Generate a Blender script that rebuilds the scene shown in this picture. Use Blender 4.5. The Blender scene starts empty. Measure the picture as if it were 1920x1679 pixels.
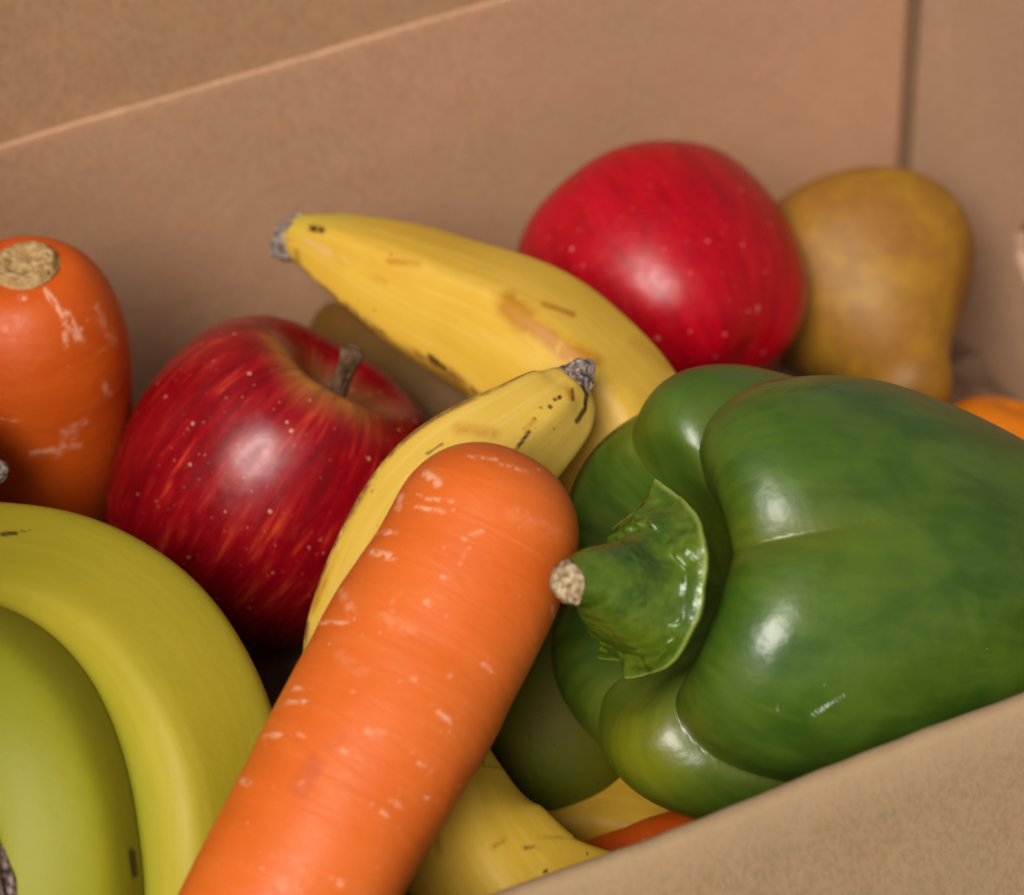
import bpy, math, random
import numpy as np
from mathutils import Matrix, Vector

S = bpy.context.scene
COL = S.collection
RNG = np.random.RandomState(7)

# ------------------------------------------------------------------ camera
F = 4500.0                         # focal length in photograph pixels (1920 wide)
_ex = np.array([19240, 6470, -4500.]); _ex /= np.linalg.norm(_ex)
_ez = np.array([-416, 4367, 4500.]); _ez /= np.linalg.norm(_ez)
_ey = np.cross(_ez, _ex)
M = np.array([_ex, _ey, _ez])      # camera axes -> world axes (box edges)
CAM = np.array([0.0, 0.0, 0.40])


def P(px, py, d):
    """point of the photograph at distance d along the view axis"""
    return CAM + M @ (np.array([(px - 960) / F, -(py - 839.5) / F, -1.0]) * d)


def D(x, y, z):
    """direction given in camera axes"""
    v = M @ np.array([x, y, z], float)
    return v / np.linalg.norm(v)


def pix(V):
    c = (np.asarray(V) - CAM) @ M
    return np.stack([960 + F * c[..., 0] / -c[..., 2], 839.5 - F * c[..., 1] / -c[..., 2]], -1)


cd = bpy.data.cameras.new('camera')
cam = bpy.data.objects.new('camera', cd); COL.objects.link(cam)
cd.sensor_fit = 'HORIZONTAL'; cd.sensor_width = 36; cd.lens = 36 * F / 1920
cd.clip_start = 0.02; cd.clip_end = 500
cam.matrix_world = Matrix([list(M[0]) + [CAM[0]], list(M[1]) + [CAM[1]], list(M[2]) + [CAM[2]], [0, 0, 0, 1]])
cd.dof.use_dof = True; cd.dof.focus_distance = 0.535; cd.dof.aperture_fstop = 9.5
S.camera = cam

# ------------------------------------------------------------------ light
SUN = np.array([-.40, -.50, .76]); SUN = SUN / np.linalg.norm(SUN)
el = math.asin(SUN[2]); az = math.atan2(SUN[0], SUN[1])
W = bpy.data.worlds.new('World'); S.world = W; W.use_nodes = True
nt = W.node_tree; nt.nodes.clear()
sky = nt.nodes.new('ShaderNodeTexSky'); sky.sky_type = 'NISHITA'; sky.sun_disc = False
sky.sun_elevation = el; sky.sun_rotation = az; sky.dust_density = 4; sky.air_density = 1.0
hs = nt.nodes.new('ShaderNodeHueSaturation'); hs.inputs['Saturation'].default_value = 0.22
bg = nt.nodes.new('ShaderNodeBackground'); bg.inputs[1].default_value = 0.05
ow = nt.nodes.new('ShaderNodeOutputWorld')
nt.links.new(sky.outputs[0], hs.inputs['Color']); nt.links.new(hs.outputs[0], bg.inputs[0]); nt.links.new(bg.outputs[0], ow.inputs[0])
sl = bpy.data.lights.new('sun', 'SUN'); sl.energy = 3.0; sl.angle = math.radians(28); sl.color = (1, .95, .87)
so = bpy.data.objects.new('sun', sl); COL.objects.link(so)
so.rotation_euler = Vector(SUN).to_track_quat('Z', 'Y').to_euler()
S.view_settings.view_transform = 'Standard'; S.view_settings.look = 'None'
S.view_settings.exposure = 0.27; S.view_settings.gamma = 1
S.cycles.use_denoising = True
S.cycles.max_bounces = 8; S.cycles.diffuse_bounces = 4; S.cycles.glossy_bounces = 4


# ------------------------------------------------------------------ helpers
def nse(p, freq, seed, n=14):
    r = np.random.RandomState(int(seed))
    d = r.normal(size=(n, 3)); d /= np.linalg.norm(d, axis=1)[:, None]
    f = freq * (0.6 + 0.9 * r.rand(n)); ph = r.rand(n) * 6.283
    return np.sin(p @ (d * f[:, None]).T + ph).sum(-1) / math.sqrt(n / 2) / 1.6


def sstep(a, b, x):
    t = np.clip((x - a) / (b - a), 0, 1); return t * t * (3 - 2 * t)


def crom(pts, n, sm=.012):
    """Catmull-Rom through rows of pts, n samples, roughly even in arc length"""
    p = np.asarray(pts, float)
    p = np.vstack([2 * p[0] - p[1], p, 2 * p[-1] - p[-2]])
    out = []
    for i in range(1, len(p) - 2):
        for t in np.linspace(0, 1, 60, endpoint=False):
            a, b, c, d = p[i - 1], p[i], p[i + 1], p[i + 2]
            out.append(.5 * (2 * b + (c - a) * t + (2 * a - 5 * b + 4 * c - d) * t * t + (3 * b - a - 3 * c + d) * t ** 3))
    out.append(p[-2]); out = np.array(out)
    s = np.concatenate([[0], np.cumsum(np.linalg.norm(np.diff(out, axis=0), axis=1))])
    q = np.linspace(0, s[-1], n)
    o = np.stack([np.interp(q, s, out[:, k]) for k in range(out.shape[1])], 1)
    m = int(n * sm) if out.shape[1] == 4 else 0
    if m > 0:                                   # smooth the path, ends kept
        pad = np.vstack([2 * o[0] - o[m * 2:0:-1], o, 2 * o[-1] - o[-2:-2 - 2 * m:-1]])
        k = np.exp(-.5 * (np.arange(-2 * m, 2 * m + 1) / m) ** 2); k /= k.sum()
        o = np.stack([np.convolve(pad[:, j], k, 'valid') for j in range(o.shape[1])], 1)
    return o


def grid_normals(V):
    du = np.gradient(V, axis=0)
    dv = (np.roll(V, -1, 1) - np.roll(V, 1, 1))
    n = np.cross(dv, du); l = np.linalg.norm(n, axis=-1, keepdims=True); l[l < 1e-12] = 1
    return n / l


def mesh_grid(name, V, mat, parent, attrs=None, close=True, flip=False, caps=True):
    """V: (rows, cols, 3) surface closed in the column direction, linked as one mesh object under parent"""
    nr, nc = V.shape[:2]
    me = bpy.data.meshes.new(name)
    idx = np.arange(nr * nc).reshape(nr, nc)
    a = idx[:-1]; b = idx[1:]
    if close:
        f = np.stack([a, np.roll(a, -1, 1), np.roll(b, -1, 1), b], -1)
    else:
        f = np.stack([a[:, :-1], a[:, 1:], b[:, 1:], b[:, :-1]], -1)
    f = f.reshape(-1, 4)
    if flip: f = f[:, ::-1]
    nq = len(f)
    loops = f.reshape(-1).tolist(); starts = list(range(0, nq * 4, 4)); tot = [4] * nq
    if close and caps:
        c0 = idx[0].tolist(); c1 = idx[-1].tolist()[::-1]
        if not flip: c0 = c0[::-1]; c1 = c1[::-1]
        for c in (c0, c1):
            starts.append(len(loops)); tot.append(len(c)); loops += c
    org = np.array(parent.location) if parent is not None else np.zeros(3)
    if parent is not None and parent.parent is not None: org = np.array(parent.matrix_world.translation)
    verts = V.reshape(-1, 3) - org
    me.vertices.add(len(verts)); me.vertices.foreach_set('co', verts.astype('f').ravel())
    me.loops.add(len(loops)); me.loops.foreach_set('vertex_index', loops)
    me.polygons.add(len(starts)); me.polygons.foreach_set('loop_start', starts); me.polygons.foreach_set('loop_total', tot)
    me.polygons.foreach_set('use_smooth', [True] * len(starts))
    me.update(calc_edges=True); me.validate()
    for k, v in (attrs or {}).items():
        v = np.asarray(v, 'f')
        if v.ndim < 3: v = np.broadcast_to(v, (nr, nc)).copy()
        if v.ndim == 3:
            at = me.attributes.new(k, 'FLOAT_VECTOR', 'POINT'); at.data.foreach_set('vector', v.reshape(-1))
        else:
            at = me.attributes.new(k, 'FLOAT', 'POINT'); at.data.foreach_set('value', v.reshape(-1))
    me.materials.append(mat)
    o = bpy.data.objects.new(name, me); COL.objects.link(o)
    if parent is not None: o.parent = parent
    return o


def thing(name, label, cat, loc, group=None):
    o = bpy.data.objects.new(name, None); COL.objects.link(o)
    o.location = tuple(float(c) for c in loc); o.empty_display_size = .01
    o['label'] = label; o['category'] = cat
    if group: o['group'] = group
    return o


def frames(C, ref):
    T = np.gradient(C, axis=0); T /= np.linalg.norm(T, axis=1)[:, None]
    N = ref[None] - (T @ ref)[:, None] * T if ref.ndim == 1 else ref - (T * ref).sum(1)[:, None] * T
    N /= np.linalg.norm(N, axis=1)[:, None]
    return T, N, np.cross(T, N)


def tube(pts, nr, nc, shape=None, ref=None):
    """pts rows: px, py, distance, radius in photo pixels. Returns V, s (metres along), th"""
    w = np.array([list(P(a, b, d)) + [r * d / F] for a, b, d, r in pts])
    c = crom(w, nr); C, R = c[:, :3], np.maximum(c[:, 3], 1e-5)
    ref = D(0, 0, 1) if ref is None else ref
    T, N, B = frames(C, ref)
    th = np.linspace(0, 2 * math.pi, nc, endpoint=False)
    k = np.ones((nr, nc)) if shape is None else shape(np.linspace(0, 1, nr)[:, None], th[None, :]) * np.ones((nr, nc))
    V = C[:, None] + (R[:, None] * k)[..., None] * (np.cos(th)[None, :, None] * N[:, None] + np.sin(th)[None, :, None] * B[:, None])
    s = np.concatenate([[0], np.cumsum(np.linalg.norm(np.diff(C, axis=0), axis=1))])
    return V, s, th, C, R


def par(s, th, R=1.0):
    """surface coordinates (cos, sin, metres along) for the materials"""
    n, m = len(s), len(th)
    return np.stack([np.cos(th)[None] * np.ones((n, 1)), np.sin(th)[None] * np.ones((n, 1)), s[:, None] * np.ones((1, m))], -1)


def mark(V, strokes, front=True, soft=.35):
    """soft pigment marks along strokes ((x0,y0),(x1,y1),width,strength) given on the skin as seen in the photo"""
    q = pix(V); out = np.zeros(V.shape[:-1])
    if front:
        n = grid_normals(V); c = CAM - V; c /= np.linalg.norm(c, axis=-1, keepdims=True)
        fac = np.abs((n * c).sum(-1)); depth = np.linalg.norm(V - CAM, axis=-1)
        ctr = V.reshape(-1, 3).mean(0)
        # nearer half only
        mid = V.mean(1, keepdims=True)
        vis = (np.linalg.norm(V - CAM, axis=-1) < np.linalg.norm(mid - CAM, axis=-1)).astype(float)
    else:
        vis = 1
    for (x0, y0), (x1, y1), w, st in strokes:
        a = np.array([x0, y0], float); b = np.array([x1, y1], float); ab = b - a; L = max((ab @ ab), 1e-6)
        t = np.clip(((q - a) @ ab) / L, 0, 1); dd = np.linalg.norm(q - a - t[..., None] * ab, axis=-1)
        out = np.maximum(out, st * (1 - sstep(soft * w, w, dd)))
    return out * vis


# ------------------------------------------------------------------ materials
class NT:
    def __init__(s, name):
        s.m = bpy.data.materials.new(name); s.m.use_nodes = True; s.t = s.m.node_tree; s.t.nodes.clear()
        s.o = s.t.nodes.new('ShaderNodeOutputMaterial'); s.b = s.t.nodes.new('ShaderNodeBsdfPrincipled')
        s.t.links.new(s.b.outputs[0], s.o.inputs[0])

    def N(s, ty, **k):
        n = s.t.nodes.new(ty)
        for a, v in k.items(): setattr(n, a, v)
        return n

    def L(s, a, b):
        s.t.links.new(a, b)

    def put(s, sock, v):
        if v is None: return
        if hasattr(v, 'is_output') or isinstance(v, bpy.types.NodeSocket): s.L(v, sock)
        elif isinstance(v, (tuple, list)) and len(v) == 3 and sock.type == 'RGBA': sock.default_value = (*v, 1)
        else: sock.default_value = v

    def math(s, op, a, b=None, c=None, clamp=False):
        n = s.N('ShaderNodeMath', operation=op); n.use_clamp = clamp
        s.put(n.inputs[0], a)
        if b is not None: s.put(n.inputs[1], b)
        if c is not None: s.put(n.inputs[2], c)
        return n.outputs[0]

    def attr(s, name, vec=False):
        n = s.N('ShaderNodeAttribute', attribute_name=name)
        return n.outputs['Vector'] if vec else n.outputs['Fac']

    def obj(s):
        return s.N('ShaderNodeTexCoord').outputs['Object']

    def scale(s, v, xyz):
        n = s.N('ShaderNodeVectorMath', operation='MULTIPLY'); s.put(n.inputs[0], v); n.inputs[1].default_value = xyz
        return n.outputs[0]

    def noise(s, v, sc, det=3, rough=.55, dist=0):
        n = s.N('ShaderNodeTexNoise'); s.put(n.inputs['Vector'], v); n.inputs['Scale'].default_value = sc
        n.inputs['Detail'].default_value = det; n.inputs['Roughness'].default_value = rough; n.inputs['Distortion'].default_value = dist
        return n.outputs['Fac']

    def vor(s, v, sc, rnd=1.0):
        n = s.N('ShaderNodeTexVoronoi'); s.put(n.inputs['Vector'], v); n.inputs['Scale'].default_value = sc
        n.inputs['Randomness'].default_value = rnd
        return n.outputs['Distance'], n.outputs['Color']

    def step(s, v, a, b, lo=0., hi=1.):
        n = s.N('ShaderNodeMapRange', interpolation_type='SMOOTHSTEP'); s.put(n.inputs[0], v)
        n.inputs[1].default_value = a; n.inputs[2].default_value = b; n.inputs[3].default_value = lo; n.inputs[4].default_value = hi
        return n.outputs[0]

    def mix(s, f, a, b, mode='MIX'):
        n = s.N('ShaderNodeMix', data_type='RGBA', blend_type=mode); s.put(n.inputs[0], f)
        s.put(n.inputs[6], a); s.put(n.inputs[7], b)
        return n.outputs[2]

    def dots(s, v, sc, r0, r1, keep):
        """random round specks: voronoi cells, only a share kept"""
        d, c = s.vor(v, sc)
        sp = s.N('ShaderNodeSeparateColor'); s.L(c, sp.inputs[0])
        k = s.math('LESS_THAN', sp.outputs[0], keep)
        rr = s.math('MULTIPLY_ADD', sp.outputs[1], r1 - r0, r0)
        m = s.math('SUBTRACT', 1.0, s.math('DIVIDE', d, rr), clamp=True)
        m = s.step(m, 0.05, .55)
        return s.math('MULTIPLY', m, k)

    def bump(s, h, dist, strength=1.0, prev=None):
        n = s.N('ShaderNodeBump'); s.put(n.inputs['Height'], h); n.inputs['Distance'].default_value = dist
        n.inputs['Strength'].default_value = strength
        if prev is not None: s.L(prev, n.inputs['Normal'])
        return n.outputs[0]

    def out(s, col, rough=.5, nor=None, spec=.5, sss=0, sssr=(1, .4, .2), ssc=.004, coat=0, coatr=.1, sheen=0):
        i = s.b.inputs
        s.put(i['Base Color'], col); s.put(i['Roughness'], rough); i['Specular IOR Level'].default_value = spec
        if nor is not None: s.L(nor, i['Normal'])
        if sss: i['Subsurface Weight'].default_value = sss; i['Subsurface Radius'].default_value = sssr; i['Subsurface Scale'].default_value = ssc
        if coat: i['Coat Weight'].default_value = coat; i['Coat Roughness'].default_value = coatr
        return s.m


def m_card(name, base=(.51, .292, .170), seed=0.0, stain=0.6):
    t = NT(name); o = t.obj()
    sh = t.N('ShaderNodeVectorMath', operation='ADD'); t.L(o, sh.inputs[0]); sh.inputs[1].default_value = (seed, seed * 2, seed)
    o = sh.outputs[0]
    big = t.noise(o, 14, 3, .5); mid = t.noise(o, 90, 3, .6); fib = t.noise(t.scale(o, (1, 1, .35)), 900, 3, .7)
    fine = t.noise(o, 2600, 2, .6)
    c = t.mix(t.step(big, .3, .7), tuple(.86 * x for x in base), (base[0] * 1.05, base[1] * 1.0, base[2] * .97))
    c = t.mix(t.math('MULTIPLY', t.step(mid, .38, .66), .45), c, (base[0] * .92, base[1] * .80, base[2] * .72))
    c = t.mix(t.math('MULTIPLY', t.step(fib, .44, .62), .55), c, tuple(.64 * x for x in base))
    c = t.mix(t.math('MULTIPLY', t.step(fine, .50, .68), .45), c, tuple(1.25 * x for x in base))
    dk = t.dots(o, 120, .05, .13, .07); lt = t.dots(o, 75, .04, .10, .06)
    c = t.mix(t.math('MULTIPLY', dk, .45), c, (.16, .09, .05)); c = t.mix(t.math('MULTIPLY', lt, stain), c, (.72, .60, .48))
    w = t.attr('edge_light'); c = t.mix(w, c, (min(base[0] * 1.3, .8), base[1] * 1.33, base[2] * 1.4))  # mask paints edge highlights as a paler board colour
    h = t.math('ADD', t.math('MULTIPLY', fib, .6), t.math('MULTIPLY', mid, .8))
    b = t.bump(h, .00035, .7)
    return t.out(c, t.step(mid, .2, .8, .72, .86), b, spec=.25)


CARD = m_card('kraft_cardboard')
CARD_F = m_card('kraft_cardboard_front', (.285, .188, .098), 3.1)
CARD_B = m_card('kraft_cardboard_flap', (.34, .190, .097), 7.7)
CARD_R = m_card('kraft_cardboard_side', (.52, .33, .21), 5.2)
CARD_D = m_card('kraft_cardboard_seam', (.25, .15, .085), 9.2, .2)


def m_apple(name, red, streak, yellow, yel_t, dotc, dotden, gloss=.3, seed=0., dscale=230, stripe=1.0, dkn=.60):
    t = NT(name); o = t.obj(); p = t.attr('par', True)
    pv = t.N('ShaderNodeVectorMath', operation='ADD'); t.L(p, pv.inputs[0]); pv.inputs[1].default_value = (seed, seed, 0)
    pv = pv.outputs[0]
    st1 = t.noise(t.scale(pv, (9, 9, 7)), 1.0, 4, .6, .4)
    st2 = t.noise(t.scale(pv, (26, 26, 9)), 1.0, 3, .6, .3)
    st3 = t.noise(t.scale(pv, (70, 70, 26)), 1.0, 3, .5)
    big = t.noise(o, 38, 2, .5)
    a = t.math('MULTIPLY', t.step(st1, .48, .72), t.step(st2, .42, .66))
    a = t.math('ADD', a, t.math('MULTIPLY', t.step(st3, .58, .75), .25))
    a = t.math('MULTIPLY', a, t.step(big, .32, .62, .25, 1.0))
    a = t.math('MULTIPLY', a, t.math('ADD', t.attr('stripy'), .15), clamp=True)
    c = t.mix(t.step(st1, .3, .6), tuple(dkn * x for x in red), red)
    c = t.mix(t.math('MULTIPLY', a, stripe, clamp=True), c, streak)
    y = t.math('MULTIPLY', t.attr('yellow'), t.step(t.math('ADD', st1, t.math('MULTIPLY', st2, .5)), .50, .86, .45, 1.0))
    c = t.mix(t.math('MULTIPLY', y, yel_t, clamp=True), c, yellow)
    c = t.mix(t.attr('russet'), c, (.20, .12, .045))
    d1 = t.dots(o, dscale, .08, .22, dotden); d2 = t.dots(o, dscale * 1.9, .09, .2, dotden * .8)
    c = t.mix(t.math('MULTIPLY', t.math('MAXIMUM', d1, t.math('MULTIPLY', d2, .6)), .75), c, dotc)
    nb = t.noise(o, 260, 3, .5); nb2 = t.noise(o, 70, 2, .5)
    h = t.math('ADD', t.math('MULTIPLY', nb, .25), t.math('ADD', nb2, t.math('MULTIPLY', d1, .25)))
    b = t.bump(h, .00045, .55)
    return t.out(c, t.step(nb, .3, .7, gloss * .85, gloss * 1.2), b, spec=.34, sss=.0, ssc=.003)


def m_banana(name, c1, c2, green, ridge, seed=0., spots=.05, rough=.48):
    t = NT(name); o = t.obj(); p = t.attr('par', True)
    sh = t.N('ShaderNodeVectorMath', operation='ADD'); t.L(o, sh.inputs[0]); sh.inputs[1].default_value = (seed, seed, seed)
    o = sh.outputs[0]
    ln = t.noise(t.scale(p, (7, 7, 22)), 1.0, 3, .55); big = t.noise(o, 30, 3, .5)
    fn = t.noise(o, 420, 3, .6)
    c = t.mix(t.step(big, .3, .7), c1, c2)
    c = t.mix(t.math('MULTIPLY', t.step(ln, .42, .7), .40), c, (c1[0] * 1.12, c1[1] * 1.17, c1[2] * 2.0))
    c = t.mix(t.attr('green'), c, green)
    c = t.mix(t.math('MULTIPLY', t.step(fn, .55, .8), .08), c, (.45, .25, .05))
    # ridge browning, broken up
    rb = t.math('MULTIPLY', t.attr('ridge'), t.step(t.noise(o, 160, 4, .65), .36, .60))
    c = t.mix(t.math('MULTIPLY', rb, ridge, clamp=True), c, (.20, .085, .022))
    d1 = t.dots(o, 260, .05, .16, spots); d2 = t.dots(o, 620, .08, .22, spots * .9)
    c = t.mix(t.math('MULTIPLY', t.math('MAXIMUM', d1, t.math('MULTIPLY', d2, .6)), .8), c, (.14, .06, .02))
    br = t.math('MULTIPLY', t.math('MULTIPLY', t.attr('bruise'), 2.0), t.step(t.noise(o, 85, 5, .65), .30, .62), clamp=True)
    c = t.mix(br, c, (.42, .18, .010))
    cr = t.attr('cream'); c = t.mix(t.math('MULTIPLY', t.math('MULTIPLY', cr, .75), t.step(t.noise(o, 260, 4, .7), .3, .6)), c, (.66, .42, .20))
    dk = t.math('MULTIPLY', t.attr('dark'), t.step(t.noise(o, 520, 3, .6), .22, .44), clamp=True)
    c = t.mix(dk, c, (.035, .014, .006))
    sp = t.math('ADD', t.noise(o, 120, 3, .5), t.math('MULTIPLY', fn, .25))
    b = t.bump(sp, .0005, .5)
    return t.out(c, rough, b, spec=.32, sss=.08, sssr=(1, .6, .15), ssc=.003)


M_TIP = None


def m_tip():
    t = NT('banana_tip_bark'); o = t.obj(); p = t.attr('par', True)
    n = t.noise(t.scale(p, (6, 6, 300)), 1.0, 4, .7, 1.0); n2 = t.noise(o, 700, 4, .7)
    c = t.mix(t.step(n, .34, .66), (.08, .055, .045), (.50, .37, .31))
    c = t.mix(t.math('MULTIPLY', t.step(n2, .4, .7), .8), c, (.55, .43, .39))
    c = t.mix(t.math('MULTIPLY', t.step(n2, .55, .38), .8), c, (.05, .035, .03))
    return t.out(c, .85, t.bump(t.math('ADD', n, n2), .0012, .9), spec=.2)


M_TIP = m_tip()


def m_carrot(name, c1, c2, seed=0.):
    t = NT(name); o = t.obj(); p = t.attr('par', True)
    sh = t.N('ShaderNodeVectorMath', operation='ADD'); t.L(p, sh.inputs[0]); sh.inputs[1].default_value = (seed, seed, seed)
    p = sh.outputs[0]
    rings = t.noise(t.scale(p, (1.1, 1.1, 260)), 1.0, 4, .6, .6)
    big = t.noise(o, 45, 3, .5); fn = t.noise(o, 500, 3, .6)
    c = t.mix(t.step(big, .3, .7), c1, c2)
    c = t.mix(t.math('MULTIPLY', t.step(rings, .5, .72), .30), c, (min(1, c2[0] * 1.02), c2[1] * 1.4, c2[2] * 2.2))
    # scuffs: short pale scratches across the root
    s1 = t.noise(t.scale(p, (2.6, 2.6, 330)), 1.0, 2, .5); s2 = t.noise(t.scale(p, (7, 7, 120)), 1.0, 3, .6)
    sc = t.math('MULTIPLY', t.step(s1, .66, .74), t.step(s2, .52, .66))
    hz = t.noise(o, 60, 2, .5)
    sc = t.math('MULTIPLY', sc, t.step(hz, .42, .6))
    d1 = t.dots(o, 230, .07, .2, .22); d2 = t.dots(o, 430, .08, .24, .16)
    dd = t.math('MULTIPLY', t.math('MAXIMUM', d1, d2), t.step(t.noise(o, 75, 2, .5), .40, .58, .25, 1.))
    w = t.math('MAXIMUM', t.math('MULTIPLY', sc, .7), t.math('MULTIPLY', dd, .62))
    ms = t.math('MULTIPLY', t.attr('scuff'), t.step(t.noise(t.scale(p, (9, 9, 520)), 1.0, 3, .7), .40, .56), clamp=True)
    w = t.math('MAXIMUM', w, ms)
    c = t.mix(w, c, (.82, .38, .22))
    c = t.mix(t.math('MULTIPLY', t.attr('bruise'), t.step(t.noise(o, 150, 3, .6), .3, .7)), c, (.50, .085, .02))
    h = t.math('ADD', t.math('MULTIPLY', rings, 1.0), t.math('ADD', t.math('MULTIPLY', w, .35), t.math('MULTIPLY', fn, .2)))
    b = t.bump(h, .0005, .55)
    return t.out(c, t.step(fn, .3, .7, .42, .56), b, spec=.38, sss=.22, sssr=(1, .35, .1), ssc=.004)


def m_simple(name, ca, cb, rough=.5, nsc=60, bump=.0005, bsc=300, dots=None, dotc=(.1, .05, .02), dden=.2, spec=.45, sss=0):
    t = NT(name); o = t.obj(); n = t.noise(o, nsc, 4, .6)
    c = t.mix(t.step(n, .32, .68), ca, cb); h = t.noise(o, bsc, 3, .6)
    if dots:
        d = t.dots(o, dots, .10, .30, dden); c = t.mix(t.math('MULTIPLY', d, .75), c, dotc)
    return t.out(c, rough, t.bump(h, bump, .6), spec=spec, sss=sss)


def m_pepper():
    t = NT('pepper_skin'); o = t.obj(); p = t.attr('par', True)
    st = t.noise(t.scale(p, (3.5, 3.5, 9)), 1.0, 4, .55, .4); st2 = t.noise(t.scale(p, (16, 16, 14)), 1.0, 3, .5, .2)
    big = t.noise(o, 28, 3, .5)
    c = t.mix(t.step(st, .35, .65), (.036, .080, .006), (.064, .118, .010))
    c = t.mix(t.math('MULTIPLY', t.step(st2, .46, .7), .25), c, (.095, .155, .012))
    c = t.mix(t.math('MULTIPLY', t.step(big, .45, .75), .30), c, (.012, .045, .006))
    c = t.mix(t.math('MULTIPLY', t.attr('lime'), t.step(st2, .2, .6, .45, 1.)), c, (.15, .15, .004))
    c = t.mix(t.math('MULTIPLY', t.attr('crease'), .45), c, (.13, .13, .018))
    c = t.mix(t.math('MULTIPLY', t.attr('scuff'), t.step(t.noise(o, 900, 3, .7), .35, .6)), c, (.55, .6, .5))
    d = t.dots(o, 200, .02, .06, .12); c = t.mix(t.math('MULTIPLY', d, .5), c, (.4, .45, .25))
    nb = t.noise(o, 55, 2, .5); fn = t.noise(o, 700, 3, .5)
    h = t.math('ADD', t.math('MULTIPLY', nb, 1.2), t.math('ADD', t.math('MULTIPLY', fn, .07), t.math('MULTIPLY', t.noise(o, 140, 2, .5), .35)))
    return t.out(c, t.step(t.noise(o, 40, 2), .3, .7, .27, .40), t.bump(h, .0013, .5), spec=.5, sss=.04, sssr=(.3, 1, .1), ssc=.003)


# ------------------------------------------------------------------ the box
def profile_plate(name, prof, x0, x1, mat, parent, nx=240, wob=.0004, seed=3, edge_light=None):
    """closed cross-section prof (list of y,z) swept along X"""
    pr = crom([(a, b, 0) for a, b in prof], 160)[:, :2] if False else np.array(prof, float)
    xs = np.linspace(x0, x1, nx)
    V = np.zeros((nx, len(pr), 3)); V[..., 0] = xs[:, None]; V[..., 1] = pr[None, :, 0]; V[..., 2] = pr[None, :, 1]
    q = V.copy(); q[..., 1] *= .2; q[..., 2] *= .2
    V[..., 1] += wob * nse(q, 90, seed); V[..., 2] += wob * nse(q, 130, seed + 1) + wob * .5 * nse(q, 700, seed + 2)
    w = np.zeros((nx, len(pr)))
    if edge_light is not None: w = edge_light(V, pr)
    return mesh_grid(name, V, mat, parent, {'edge_light': w}, flip=False)


def densify(poly, step=.0012):
    out = []
    n = len(poly)
    for i in range(n):
        a = np.array(poly[i]); b = np.array(poly[(i + 1) % n]); k = max(1, int(np.linalg.norm(b - a) / step))
        k = min(k, 40)
        for t in range(k): out.append(tuple(a + (b - a) * t / k))
    return out


YF, YB, XL, XR, ZF = .2600, .5366, -.085, .3210, -.170
box = thing('cardboard_box', 'open brown cardboard box holding the fruit and vegetables', 'box', (.11, .40, ZF - .004))
TH = .0036


def fold_light(zc, w, seed):
    def f(V, pr):
        n = nse(V, 260, seed) * .5 + .5
        n2 = nse(V, 1500, seed + 3) * .5 + .5
        e = 1 - sstep(0, w, np.abs(V[..., 2] - zc))
        return np.clip(e * (.10 + .25 * n + .3 * (n2 - .5)), 0, 1)
    return f


# back wall: inner face, rounded fold on top
arc = [(YB + .0007 - .0007 * math.cos(a), -.0007 + .0007 * math.sin(a)) for a in np.linspace(0, math.pi * .9, 9)]
prof = [(YB, ZF)] + [(YB, z) for z in np.linspace(ZF + .01, -.004, 26)] + arc + [(YB + .0020, -.006), (YB + TH, -.007), (YB + TH, ZF)]
profile_plate('back_wall', densify(prof, .003), XL, XR - .0036, CARD, box, edge_light=fold_light(0, .0008, 5), seed=11, wob=.0002)  # broken pale line paints the highlight along the fold
# back flap: leans away beyond a crease
an = math.radians(76)
f0 = (YB + .0030, -.0055)
fl = [f0] + [(f0[0] + .0012 + s * math.cos(an), f0[1] + .0006 + s * math.sin(an) + .0012 * math.sin(s * 40)) for s in np.linspace(.001, .16, 40)]
back = [(y + .0012, z - TH) for y, z in fl[::-1]]
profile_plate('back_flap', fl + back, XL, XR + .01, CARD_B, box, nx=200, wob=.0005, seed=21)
# front wall and its folded flap
rf = .0028
an = math.radians(-58)
aend = math.pi / 2 + math.radians(58)
A1 = [(YF - rf + rf * math.cos(a), -rf + rf * math.sin(a)) for a in np.linspace(0, math.pi * .40, 10)]
A2 = [(YF - rf + rf * math.cos(a), -rf + rf * math.sin(a)) for a in np.linspace(0, aend, 16)]
e = A2[-1]
fs = A2 + [(e[0] - q_ * math.cos(an), e[1] + q_ * math.sin(an)) for q_ in np.linspace(.002, .14, 60)]
under = [(y + .0016, z - TH) for y, z in fs[::-1]][:-12]
prof = [(YF, ZF)] + [(YF, z) for z in np.linspace(ZF + .01, -.0032, 20)] + [(YF - TH + .0012, -.0032), (YF - TH, -.012), (YF - TH, ZF)]
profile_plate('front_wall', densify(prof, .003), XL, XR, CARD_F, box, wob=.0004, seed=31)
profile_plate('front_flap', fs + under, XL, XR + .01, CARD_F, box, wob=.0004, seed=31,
              edge_light=lambda V, pr: np.clip((1 - sstep(0, .011, -V[..., 2])) * .6, 0, 1))  # paler band paints in the light on the rounded rim


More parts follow.
